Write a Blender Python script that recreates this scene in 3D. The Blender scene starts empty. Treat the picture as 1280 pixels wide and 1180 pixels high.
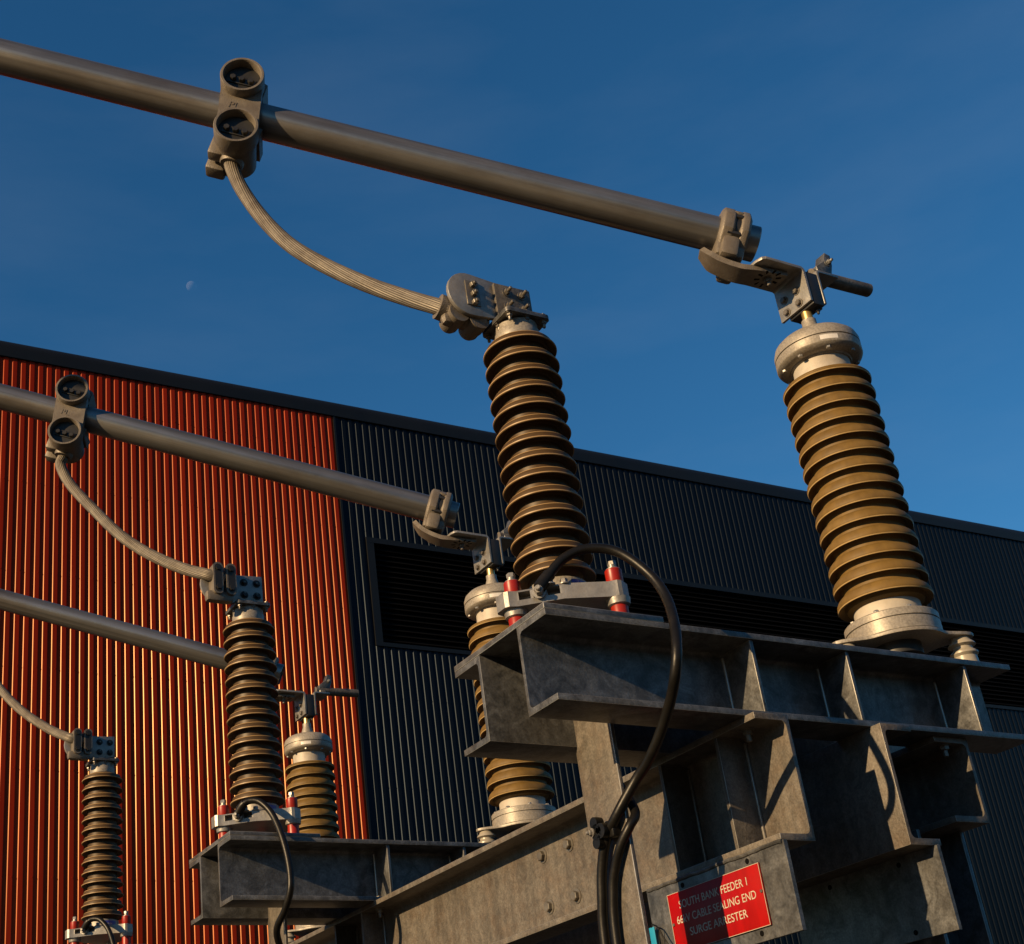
import bpy, bmesh, math, random
from mathutils import Vector, Matrix
PI = math.pi
sc = bpy.context.scene
COL = sc.collection
random.seed(7)
GROUND = -3.15
PITCH = 2.25

# ------------------------------------------------------------------ materials
def new_mat(name):
    m = bpy.data.materials.new(name); m.use_nodes = True
    nt = m.node_tree
    return m, nt, nt.nodes['Principled BSDF']

def surf(name, c1, c2, rough=.5, metal=0., scale=6., stretch=(1, 1, 1), bump=0., dirt=None, dirt_amt=.5, dirt_scale=3.,
         spangle=None, rough_var=.1, coat=0., spec=.5, coord='Object', fine=None, streak=None, spec_tint=None, mottle=None):
    """procedural weathered surface: two tones by noise, optional dirt colour, optional zinc spangle"""
    m, nt, p = new_mat(name)
    N = nt.nodes.new; L = nt.links.new
    tc = N('ShaderNodeTexCoord'); oi = N('ShaderNodeObjectInfo')
    mp = N('ShaderNodeMapping'); mp.inputs['Scale'].default_value = stretch
    L(tc.outputs[coord], mp.inputs['Vector'])
    off = N('ShaderNodeVectorMath'); off.operation = 'ADD'
    mul = N('ShaderNodeMath'); mul.operation = 'MULTIPLY'; mul.inputs[1].default_value = 17.3
    L(oi.outputs['Random'], mul.inputs[0])
    L(mp.outputs[0], off.inputs[0]); L(mul.outputs[0], off.inputs[1])
    V = off.outputs[0]
    n = N('ShaderNodeTexNoise'); n.inputs['Scale'].default_value = scale; n.inputs['Detail'].default_value = 6
    n.inputs['Roughness'].default_value = .65
    L(V, n.inputs['Vector'])
    cr = N('ShaderNodeValToRGB'); cr.color_ramp.elements[0].position = .32; cr.color_ramp.elements[1].position = .68
    cr.color_ramp.elements[0].color = (*c1, 1); cr.color_ramp.elements[1].color = (*c2, 1)
    L(n.outputs['Fac'], cr.inputs['Fac'])
    out = cr.outputs['Color']
    if spangle:
        wv = N('ShaderNodeTexNoise'); wv.inputs['Scale'].default_value = spangle * .6; wv.inputs['Detail'].default_value = 2
        L(V, wv.inputs['Vector'])
        ad = N('ShaderNodeMix'); ad.data_type = 'VECTOR'; ad.inputs[0].default_value = .06
        L(V, ad.inputs[4]); L(wv.outputs['Color'], ad.inputs[5])
        vo = N('ShaderNodeTexVoronoi'); vo.inputs['Scale'].default_value = spangle
        L(ad.outputs[1], vo.inputs['Vector'])
        bw = N('ShaderNodeRGBToBW'); L(vo.outputs['Color'], bw.inputs[0])
        mr = N('ShaderNodeMapRange'); mr.inputs[1].default_value = .2; mr.inputs[2].default_value = .8
        mr.inputs[3].default_value = .74; mr.inputs[4].default_value = 1.3
        L(bw.outputs[0], mr.inputs[0])
        mx = N('ShaderNodeMix'); mx.data_type = 'RGBA'; mx.blend_type = 'MULTIPLY'; mx.inputs[0].default_value = 1
        L(out, mx.inputs[6]); L(mr.outputs[0], mx.inputs[7]); out = mx.outputs[2]
    if mottle:
        mo_ = N('ShaderNodeTexNoise'); mo_.inputs['Scale'].default_value = mottle[0]; mo_.inputs['Detail'].default_value = 7
        mo_.inputs['Roughness'].default_value = .62; mo_.inputs['Distortion'].default_value = 1.6
        L(V, mo_.inputs['Vector'])
        mm = N('ShaderNodeMapRange'); mm.inputs[1].default_value = .36; mm.inputs[2].default_value = .66
        mm.inputs[3].default_value = mottle[1]; mm.inputs[4].default_value = mottle[2]
        L(mo_.outputs['Fac'], mm.inputs[0])
        mx = N('ShaderNodeMix'); mx.data_type = 'RGBA'; mx.blend_type = 'MULTIPLY'; mx.inputs[0].default_value = 1
        L(out, mx.inputs[6]); L(mm.outputs[0], mx.inputs[7]); out = mx.outputs[2]
    if dirt:
        d = N('ShaderNodeTexNoise'); d.inputs['Scale'].default_value = dirt_scale; d.inputs['Detail'].default_value = 8
        d.inputs['Roughness'].default_value = .7
        o2 = N('ShaderNodeVectorMath'); o2.operation = 'ADD'; o2.inputs[1].default_value = (5.2, 1.3, 8.8)
        L(V, o2.inputs[0]); L(o2.outputs[0], d.inputs['Vector'])
        dr = N('ShaderNodeMapRange'); dr.inputs[1].default_value = .46; dr.inputs[2].default_value = .68
        dr.inputs[4].default_value = dirt_amt
        L(d.outputs['Fac'], dr.inputs[0])
        mx = N('ShaderNodeMix'); mx.data_type = 'RGBA'
        L(dr.outputs[0], mx.inputs[0]); L(out, mx.inputs[6]); mx.inputs[7].default_value = (*dirt, 1); out = mx.outputs[2]
    if fine:
        f = N('ShaderNodeTexNoise'); f.inputs['Scale'].default_value = fine; f.inputs['Detail'].default_value = 4
        L(V, f.inputs['Vector'])
        fr = N('ShaderNodeMapRange'); fr.inputs[1].default_value = .3; fr.inputs[2].default_value = .7
        fr.inputs[3].default_value = .74; fr.inputs[4].default_value = 1.24
        L(f.outputs['Fac'], fr.inputs[0])
        mx = N('ShaderNodeMix'); mx.data_type = 'RGBA'; mx.blend_type = 'MULTIPLY'; mx.inputs[0].default_value = 1
        L(out, mx.inputs[6]); L(fr.outputs[0], mx.inputs[7]); out = mx.outputs[2]
    if streak:                      # rain runs down the face
        sm = N('ShaderNodeMapping'); sm.inputs['Scale'].default_value = (streak[0], streak[0], streak[1])
        L(V, sm.inputs['Vector'])
        sn = N('ShaderNodeTexNoise'); sn.inputs['Scale'].default_value = 1.; sn.inputs['Detail'].default_value = 5
        L(sm.outputs[0], sn.inputs['Vector'])
        sr = N('ShaderNodeMapRange'); sr.inputs[1].default_value = .38; sr.inputs[2].default_value = .66
        sr.inputs[3].default_value = 1.08; sr.inputs[4].default_value = 1 - streak[2]
        L(sn.outputs['Fac'], sr.inputs[0])
        mx = N('ShaderNodeMix'); mx.data_type = 'RGBA'; mx.blend_type = 'MULTIPLY'; mx.inputs[0].default_value = 1
        L(out, mx.inputs[6]); L(sr.outputs[0], mx.inputs[7]); out = mx.outputs[2]
    if spec_tint: p.inputs['Specular Tint'].default_value = (*spec_tint, 1)
    L(out, p.inputs['Base Color'])
    rr = N('ShaderNodeMapRange'); rr.inputs[3].default_value = max(.05, rough - rough_var); rr.inputs[4].default_value = min(1, rough + rough_var)
    L(n.outputs['Fac'], rr.inputs[0]); L(rr.outputs[0], p.inputs['Roughness'])
    p.inputs['Metallic'].default_value = metal
    p.inputs['Specular IOR Level'].default_value = spec
    p.inputs['Coat Weight'].default_value = coat
    if bump:
        b = N('ShaderNodeBump'); b.inputs['Strength'].default_value = bump; b.inputs['Distance'].default_value = .004
        fn = N('ShaderNodeTexNoise'); fn.inputs['Scale'].default_value = scale * 9; fn.inputs['Detail'].default_value = 4
        L(V, fn.inputs['Vector']); L(fn.outputs['Fac'], b.inputs['Height']); L(b.outputs[0], p.inputs['Normal'])
    return m

M = {}
M['galv'] = surf('galvanised_steel', (.070, .073, .077), (.100, .103, .107), .44, .4, 9., bump=.2, dirt=(.062, .053, .042), dirt_amt=.4, dirt_scale=9., mottle=(13., .55, 1.5), fine=160, streak=(26, 2.2, .2))
M['galv_brown'] = surf('stained_galvanised_steel', (.080, .071, .060), (.112, .101, .087), .55, .15, 11., bump=.3, dirt=(.080, .049, .027), dirt_amt=.45, dirt_scale=11., mottle=(26., .74, 1.25), fine=190, streak=(30, 2.5, .25))
M['edge'] = surf('worn_zinc_edge_with_glint', (.20, .195, .18), (.30, .29, .27), .35, .55, 30.)  # worn zinc, lightened further to paint in the sun's glint along bevels
M['zinc'] = surf('bright_zinc', (0.1716, 0.1683, 0.1617), (0.2772, 0.2706, 0.2574), .42, .45, 14., bump=.15, dirt=(0.132, 0.1023, 0.0726), dirt_amt=.5, dirt_scale=9.)
M['tube'] = surf('weathered_aluminium_tube', (.18, .175, .168), (.26, .254, .244), .33, .75, 3., bump=.04, dirt=(.11, .084, .064), dirt_amt=.7, dirt_scale=2.4, stretch=(1, 1, .35), streak=(36, .9, .42))
M['cast'] = surf('cast_aluminium', (.112, .096, .077), (.150, .130, .106), .5, .2, 26., bump=.35, dirt=(.07, .051, .034), dirt_amt=.5, dirt_scale=12.)
M['strand'] = surf('stranded_aluminium', (.080, .068, .052), (.125, .108, .085), .5, .25, 16., bump=.1, dirt=(.052, .037, .022), dirt_amt=.7, dirt_scale=12.)
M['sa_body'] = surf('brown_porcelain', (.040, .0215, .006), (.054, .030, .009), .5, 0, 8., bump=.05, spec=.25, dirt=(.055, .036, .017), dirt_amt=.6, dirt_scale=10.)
M['sa_rim'] = surf('brown_porcelain_rim_highlight', (.22, .14, .06), (.29, .19, .088), .45, 0, 18., spec=.35)  # lighter than the body: sunlit rim highlights painted into the colour
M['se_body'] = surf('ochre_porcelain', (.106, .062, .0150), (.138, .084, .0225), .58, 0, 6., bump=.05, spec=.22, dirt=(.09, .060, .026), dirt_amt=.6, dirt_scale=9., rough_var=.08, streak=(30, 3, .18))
M['se_rim'] = surf('ochre_porcelain_rim_highlight', (.28, .19, .08), (.36, .25, .115), .5, 0, 18., spec=.3)  # pale lip colour paints the bright highlight line under each shed
M['collar'] = surf('cream_cement_collar', (0.2904, 0.264, 0.2277), (0.3696, 0.3366, 0.2904), .55, 0, 14., bump=.1, dirt=(0.2112, 0.1716, 0.1254), dirt_amt=.5, dirt_scale=9.)
M['cap'] = surf('dull_aluminium_cap', (.20, .182, .155), (.245, .225, .195), .48, .15, 8., bump=.12, dirt=(.15, .122, .092), dirt_amt=.4, dirt_scale=7., fine=150)
M['white_post'] = surf('cream_post_insulator', (0.2244, 0.2046, 0.165), (0.2772, 0.2508, 0.2046), .35, 0, 10., dirt=(0.1584, 0.1254, 0.0792), dirt_amt=.4)
M['brass'] = surf('brass_stud', (.45, .30, .10), (.55, .38, .14), .35, .8, 20.)
M['red'] = surf('red_bush', (.20, .0068, .0026), (.255, .0105, .004), .38, 0, 20., spec=.35, dirt=(.14, .02, .01), dirt_amt=.4, dirt_scale=30.)
M['black'] = surf('black_rubber', (.0032, .003, .0028), (.006, .0056, .005), .4, 0, 12., bump=.1, dirt=(.012, .010, .008), dirt_amt=.5, dirt_scale=20., spec=.22)
M['dark'] = surf('dark_recess_steel', (.011, .0105, .010), (.02, .019, .018), .5, .2, 20.)
M['bolt'] = surf('zinc_bolt', (0.099, 0.09108, 0.0792), (0.1584, 0.1452, 0.1254), .42, .45, 30., dirt=(0.0792, 0.0528, 0.0297), dirt_amt=.5, dirt_scale=20.)
M['sign'] = surf('red_sign_enamel', (.235, .0014, .0016), (.28, .002, .0022), .42, 0, 5., spec=.2, dirt=(.14, .004, .003), dirt_amt=.35, dirt_scale=9., streak=(40, 5, .15))
M['text'] = surf('cream_lettering', (0.363, 0.33, 0.2706), (0.396, 0.363, 0.297), .5, 0, 20., spec=.2)
M['blue'] = surf('blue_label', (.03, .035, .22), (.04, .045, .26), .4, 0, 20.)
M['tag'] = surf('blue_plastic_tag', (.012, .19, .33), (.016, .21, .36), .45, 0, 20., spec=.3)
M['plate'] = surf('bright_nameplate', (.66, .62, .54), (.74, .7, .62), .35, .3, 60.)
M['clad_red'] = surf('red_cladding', (.245, .0108, .0009), (.30, .0145, .0012), .31, 0, .35, stretch=(1, 1, .15), spec=.27, dirt=(.20, .009, .0009), dirt_amt=.6, dirt_scale=.5, rough_var=.05, streak=(5., .12, .22), spec_tint=(1, .68, .32))
M['clad_grey'] = surf('charcoal_cladding', (.0029, .0039, .0056), (.0042, .0057, .0080), .38, 0, .35, stretch=(1, 1, .15), spec=.14, dirt=(.0026, .0034, .0046), dirt_amt=.6, dirt_scale=.5, rough_var=.05, streak=(5., .12, .2), spec_tint=(.55, .74, 1))
M['fascia'] = surf('charcoal_trim', (.0045, .0048, .0052), (.0065, .0068, .0074), .45, 0, .6, spec=.25)
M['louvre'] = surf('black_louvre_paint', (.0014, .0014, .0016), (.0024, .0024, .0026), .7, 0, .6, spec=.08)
M['ground'] = surf('dark_gravel', (.008, .0075, .007), (.022, .020, .018), .9, 0, 3., bump=.6, fine=25)

# ------------------------------------------------------------------ mesh builder
class MB:
    def __init__(s): s.bm = bmesh.new()
    def _xf(s, vs, mat):
        if mat is not None:
            for v in vs: v.co = mat @ v.co
    def poly_prism(s, pts, a, b, axis='z', mi=0, mat=None):
        """extrude a 2-D outline from a to b along an axis"""
        def P(p, h):
            return {'z': (p[0], p[1], h), 'y': (p[0], h, p[1]), 'x': (h, p[0], p[1])}[axis]
        lo = [s.bm.verts.new(P(p, a)) for p in pts]; hi = [s.bm.verts.new(P(p, b)) for p in pts]
        n = len(pts); fs = []
        fs.append(s.bm.faces.new(lo[::-1])); fs.append(s.bm.faces.new(hi))
        for i in range(n): fs.append(s.bm.faces.new((lo[i], lo[(i+1) % n], hi[(i+1) % n], hi[i])))
        for f in fs: f.material_index = mi
        s._xf(lo + hi, mat); return s
    def box(s, x0, x1, y0, y1, z0, z1, bev=0., mi=0, mat=None):
        r = bmesh.ops.create_cube(s.bm, size=1)
        for v in r['verts']:
            v.co = Vector((x0 + (v.co.x + .5) * (x1 - x0), y0 + (v.co.y + .5) * (y1 - y0), z0 + (v.co.z + .5) * (z1 - z0)))
        vs = r['verts']
        if bev:
            es = list({e for v in vs for e in v.link_edges})
            r2 = bmesh.ops.bevel(s.bm, geom=es, offset=bev, segments=2, affect='EDGES', profile=.5)
            vs = list({v for f in r2['faces'] for v in f.verts})
        for f in {f for v in vs for f in v.link_faces}: f.material_index = mi
        s._xf(vs, mat); return s
    def lathe(s, prof, n=48, mis=None, mat=None, a0=0.):
        """revolve (r,z) profile about z"""
        rings = []; allv = []
        for r, z in prof:
            if r < 1e-6:
                v = s.bm.verts.new((0, 0, z)); rings.append([v]); allv.append(v)
            else:
                ring = [s.bm.verts.new((r * math.cos(a0 + 2 * PI * i / n), r * math.sin(a0 + 2 * PI * i / n), z)) for i in range(n)]
                rings.append(ring); allv += ring
        for k in range(len(rings) - 1):
            A, B = rings[k], rings[k + 1]; mi = mis[k] if mis else 0
            for i in range(n):
                j = (i + 1) % n
                if len(A) == 1 and len(B) == 1: continue
                if len(A) == 1: f = s.bm.faces.new((A[0], B[j], B[i])) if B[0] else None
                elif len(B) == 1: f = s.bm.faces.new((A[i], A[j], B[0]))
                else: f = s.bm.faces.new((A[i], A[j], B[j], B[i]))
                f.material_index = mi
        s._xf(allv, mat); return s
    def tube(s, pts, r, n=16, caps=True, mi=0, ridges=0, twist=0., rfn=None):
        pts = [Vector(p) for p in pts]; rings = []
        t0 = (pts[1] - pts[0]).normalized()
        ref = Vector((0, 0, 1)) if abs(t0.z) < .9 else Vector((1, 0, 0))
        u = t0.cross(ref).normalized(); L = 0
        for i, p in enumerate(pts):
            if i == 0: t = t0
            elif i == len(pts) - 1: t = (pts[i] - pts[i-1]).normalized()
            else: t = (pts[i+1] - pts[i-1]).normalized()
            u = (u - t * u.dot(t)).normalized(); v = t.cross(u)
            if i: L += (pts[i] - pts[i-1]).length
            ring = []
            for k in range(n):
                a = 2 * PI * k / n; rr = r
                if rfn: rr = rfn(i / (len(pts) - 1)) * r
                if ridges: rr = rr * (1 - .07 * (1 - abs(math.sin(ridges * a / 2))) )
                b = a + twist * L
                ring.append(s.bm.verts.new(p + u * (rr * math.cos(b)) + v * (rr * math.sin(b))))
            rings.append(ring)
        for A, B in zip(rings, rings[1:]):
            for k in range(n):
                f = s.bm.faces.new((A[k], A[(k+1) % n], B[(k+1) % n], B[k])); f.material_index = mi
        if caps:
            s.bm.faces.new(rings[0][::-1]).material_index = mi; s.bm.faces.new(rings[-1]).material_index = mi
        return s
    def hexbolt(s, pos, d, r=.012, h=.012, washer=True, shank=0., mi=0):
        """hex head (with washer, optional protruding thread) standing out along d"""
        d = Vector(d).normalized(); q = d.to_track_quat('Z', 'Y')
        m = Matrix.Translation(Vector(pos)) @ q.to_matrix().to_4x4() @ Matrix.Rotation(random.uniform(0, 1), 4, 'Z')
        z = -.001
        if washer:
            s.lathe([(0, z), (r * 1.45, z), (r * 1.45, .0022), (r * .9, .0026)], 16, mat=m, mis=[mi] * 3); z = .0024
        s.lathe([(r, z), (r, z + h * .85), (r * .86, z + h), (0, z + h)], 6, mat=m, mis=[mi] * 3)
        if shank:
            s.lathe([(r * .55, z + h * .9), (r * .55, z + h + shank), (r * .4, z + h + shank + .002), (0, z + h + shank + .002)], 10, mat=m, mis=[mi] * 3)
        return s
    def build(s, name, mats, parent=None, loc=None, bevel=0., smooth=35):
        if not isinstance(mats, (list, tuple)): mats = [mats]
        mats = list(mats)
        bmesh.ops.recalc_face_normals(s.bm, faces=s.bm.faces)
        if bevel:
            es = [e for e in s.bm.edges if len(e.link_faces) == 2 and e.calc_face_angle(0) > .6 and e.calc_length() > bevel * 3]
            if mats[0] in ('galv', 'galv_brown'): mats.append('edge')
            bmesh.ops.bevel(s.bm, geom=es, offset=bevel, segments=2, affect='EDGES', profile=.5, clamp_overlap=True, material=len(mats) - 1 if 'edge' in mats else -1)
        me = bpy.data.meshes.new(name); s.bm.to_mesh(me); s.bm.free()
        for m in mats: me.materials.append(M[m] if isinstance(m, str) else m)
        if smooth:
            me.shade_smooth(); me.set_sharp_from_angle(angle=math.radians(smooth))
        o = bpy.data.objects.new(name, me); COL.objects.link(o)
        if parent: o.parent = parent
        if loc: o.location = loc
        return o

def tag(o, label, cat, group=None):
    o['label'] = label; o['category'] = cat
    if group: o['group'] = group
    return o
def thing(name, label, cat, loc=(0, 0, 0), group=None):
    o = bpy.data.objects.new(name, None); COL.objects.link(o); o.location = loc; o.empty_display_size = .1
    return tag(o, label, cat, group)
def struct(o): o['kind'] = 'structure'; return o
def copy_tree(o, parent=None, label=None, move=None):
    c = o.copy(); COL.objects.link(c)
    if parent: c.parent = parent
    if label: c['label'] = label
    if move: c.location = Vector(c.location) + Vector(move)
    for ch in list(o.children): copy_tree(ch, c)
    return c
def repeat(o, labels):
    for k, l in enumerate(labels): copy_tree(o, None, l, (0, PITCH * (k + 1), 0))
def rounded(x0, x1, y0, y1, r, n=6):
    pts = []
    for cx, cy, a in ((x1 - r, y1 - r, 0), (x0 + r, y1 - r, 90), (x0 + r, y0 + r, 180), (x1 - r, y0 + r, 270)):
        for i in range(n + 1):
            t = math.radians(a + 90 * i / n); pts.append((cx + r * math.cos(t), cy + r * math.sin(t)))
    return pts
def catmull(P, per=10):
    P = [Vector(p) for p in P]; Q = [P[0] * 2 - P[1]] + P + [P[-1] * 2 - P[-2]]; out = []
    for i in range(1, len(Q) - 2):
        a, b, c, d = Q[i-1:i+3]
        for k in range(per):
            t = k / per
            out.append(.5 * ((2*b) + (c-a)*t + (2*a-5*b+4*c-d)*t*t + (3*b-a-3*c+d)*t**3))
    out.append(P[-1]); return out
def frame(O, X, Y, Z):
    return Matrix(((X[0], Y[0], Z[0], O[0]), (X[1], Y[1], Z[1], O[1]), (X[2], Y[2], Z[2], O[2]), (0, 0, 0, 1)))

# ------------------------------------------------------------------ setting
g = MB(); g.box(-700, 700, -300, 900, GROUND - .2, GROUND); struct(g.build('ground', 'ground', smooth=0))

hb = MB(); prev = None                              # unseen green rise behind and beside the viewpoint, added to block horizon glow
for i in range(97):
    az = math.radians(62 + 236 * i / 96); R0 = 230
    h = 34 + 9 * math.sin(i * .37) + 6 * math.sin(i * .91 + 1) + random.uniform(-2, 2)
    d = Vector((math.sin(az), math.cos(az), 0))
    row = [hb.bm.verts.new(d * (R0 + k * 45) + Vector((0, 0, GROUND - .1 + h * math.sin(PI / 2 * min(1, k / 2)) * (1 if k < 3 else .8)))) for k in range(4)]
    if prev:
        for k in range(3): hb.bm.faces.new((prev[k], row[k], row[k+1], prev[k+1]))
    prev = row
M['glow_blocker'] = surf('horizon_blocker_green', (.018, .024, .010), (.045, .052, .022), .9, 0, .08, fine=.6)
struct(hb.build('horizon_blocker', 'glow_blocker', smooth=60))

# building ---------------------------------------------------------
BY = 24.0; ROOF = 17.36
bld = thing('building', 'tall ribbed-metal industrial building, red at left and charcoal at right', 'building', (11.75, BY, GROUND))
def bl(b, name, mats, smooth=0):      # building parts are drawn in world coordinates and hung on the building
    o = b.build(name, mats, bld, smooth=smooth); o.location = (-11.75, -BY, -GROUND); return o
RIB = .2; DEP = .021
def cladding(b, x0, x1, z0, z1):
    n = int(round((x1 - x0) / RIB)); prof = []
    for i in range(n):
        x = x0 + i * (x1 - x0) / n
        prof += [(x, BY), (x + .0175, BY - DEP), (x + .112, BY - DEP), (x + .130, BY)]
    prof.append((x1, BY))
    lo = [b.bm.verts.new((x, y, z0)) for x, y in prof]; hi = [b.bm.verts.new((x, y, z1)) for x, y in prof]
    for i in range(len(prof) - 1): b.bm.faces.new((lo[i], lo[i+1], hi[i+1], hi[i]))
    if z1 - z0 > 3:                                   # rows of fixings in the pans, as seen on sheet cladding
        z = z0 + 1.4
        while z < z1 - .3:
            for i in range(0, n, 2):
                x = x0 + (i + .45) * (x1 - x0) / n
                b.box(x - .012, x + .012, BY - DEP - .008, BY - DEP + .001, z - .012, z + .012)
            z += 2.2
b = MB(); cladding(b, -12.25, 11.75, GROUND, 16.9); bl(b, 'red_cladding', 'clad_red')
LX0, LX1, LZ0, LZ1 = 12.55, 52.15, 10.62, 13.30
b = MB(); cladding(b, 11.75, 12.35, GROUND, 16.9); cladding(b, 12.35, 52.35, LZ1, 16.9); cladding(b, 12.35, 52.35, GROUND, LZ0); cladding(b, 52.35, 60.35, GROUND, 16.9)
bl(b, 'charcoal_cladding', 'clad_grey')
b = MB(); b.box(-12.25, 60.35, BY + .05 + .6, BY + 22, GROUND, 16.9); bl(b, 'wall', 'louvre')
b = MB()
prof = [(BY + .3, 16.83), (BY - .050, 16.83), (BY - .060, 16.84), (BY - .060, 17.06)] + [(BY - .06 + .26 * (1 - math.cos(a)), 17.06 + .31 * math.sin(a)) for a in [PI / 2 * i / 8 for i in range(1, 9)]] + [(BY + .3, 17.37)]
b.poly_prism([(p[0], p[1]) for p in prof], -12.4, 60.5, axis='x'); bl(b, 'eave_gutter', 'fascia', smooth=40)
b = MB(); b.box(-12.3, 60.4, BY + .3, BY + 22.1, 16.9, 17.3); bl(b, 'roof', 'fascia')
lv = MB()
for i in range(18):
    z = LZ0 + .07 + i * (LZ1 - LZ0 - .1) / 18
    lv.poly_prism([(BY + .0, z), (BY + .012, z), (BY + .13, z + .13), (BY + .118, z + .13)], LX0, LX1, axis='x')
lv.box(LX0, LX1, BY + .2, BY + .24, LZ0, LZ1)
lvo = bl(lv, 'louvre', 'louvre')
fr = MB()
fr.box(12.35, LX1 + .2, BY - .05, BY + .2, LZ1 - .004, LZ1 + .14); fr.box(12.35, LX1 + .2, BY - .05, BY + .2, LZ0 - .10, LZ0 + .004)
fr.box(12.352, LX0, BY - .046, BY + .2, LZ0, LZ1); fr.box(LX1, LX1 + .198, BY - .046, BY + .2, LZ0, LZ1)
for i in range(1, 10):
    x = LX0 + i * (LX1 - LX0) / 10; fr.box(x - .03, x + .03, BY + .135, BY + .19, LZ0, LZ1)
fo = fr.build('frame', 'fascia', lvo, smooth=0)
b = MB()
b.box(11.72, 11.775, BY - .045, BY + .01, GROUND, 16.9); bl(b, 'corner_trim', 'fascia')

# ------------------------------------------------------------------ support steel
ZT, ZB = -.198, -.445; YC = .0157; XE, XR = -.2146, 1.52
def channel(x0, x1, yweb, dirn, zt=ZT, zb=ZB, w=.1254, tw=.012, tf=.017, r=.014):
    """PFC section running along X, web outer face at yweb, flanges to dirn"""
    y = lambda v: yweb + dirn * v
    p = [(y(-tw), zb), (y(w), zb), (y(w), zb + tf)]
    p += [(y(r - r * math.sin(a)), zb + tf + r - r * math.cos(a)) for a in [PI / 2 * i / 5 for i in range(6)]]
    p += [(y(r - r * math.cos(a)), zt - tf - r + r * math.sin(a)) for a in [PI / 2 * i / 5 for i in range(6)]]
    p += [(y(w), zt - tf), (y(w), zt), (y(-tw), zt)]
    return p
def make_cross_beam():
    t = thing('cross_beam', 'grey galvanised twin-channel crossbeam with stiffeners, nearest and largest of the three', 'steel beam', (0, YC, ZB), 'twin-channel crossbeams carrying arresters and sealing ends')
    def pt(b, n, m='galv', bev=0.0015):
        o = b.build(n, m, t, bevel=bev and max(bev, .0022)); o.location = (0, -YC, -ZB); return o
    for yw, d in ((-.0944, -1), (.1258, 1)):
        b = MB(); b.poly_prism(channel(XE, XR, yw, d), XE, XR, axis='x'); pt(b, 'channel')
    b = MB(); b.box(XE - .001, .170, YC - .2355, YC + .2355, ZT + .0003, ZT + .0175); pt(b, 'cover_plate')
    for x in (.4668, .8274, 1.3141):
        b = MB(); b.poly_prism([(-.096, ZT - .0175), (-.096, ZB + .0175), (-.2130, ZB + .0175), (-.2130, ZT - .0175)], x, x + .012, axis='x')
        b.tube([(x - .001, -.0965, ZT - .03 - i * .0098 + random.uniform(-.001, .001)) for i in range(20)], .0048, 8); pt(b, 'stiffener', bev=.0022)
        b = MB(); b.poly_prism([(.1275, ZT - .0175), (.1275, ZB + .0175), (.244, ZB + .0175), (.244, ZT - .0175)], x, x + .012, axis='x'); pt(b, 'stiffener')
    for x, y in ((.435, -.165), (.435, .195), (.92, -.165), (1.19, -.165), (.92, .195), (1.19, .195)):
        b = MB(); b.hexbolt((x, y, ZB + .017), (0, 0, 1), .013, .011); pt(b, 'bolt', 'bolt', 0)
        b = MB(); b.hexbolt((x, y, ZB - .0185), (0, 0, -1), .014, .013, shank=.018); pt(b, 'nut', 'bolt', 0)
    return t
cb = make_cross_beam()
repeat(cb, ['grey galvanised twin-channel crossbeam in front of the red wall, middle one of the three',
            'grey galvanised crossbeam tip at the bottom left corner, farthest of the three'])

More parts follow.
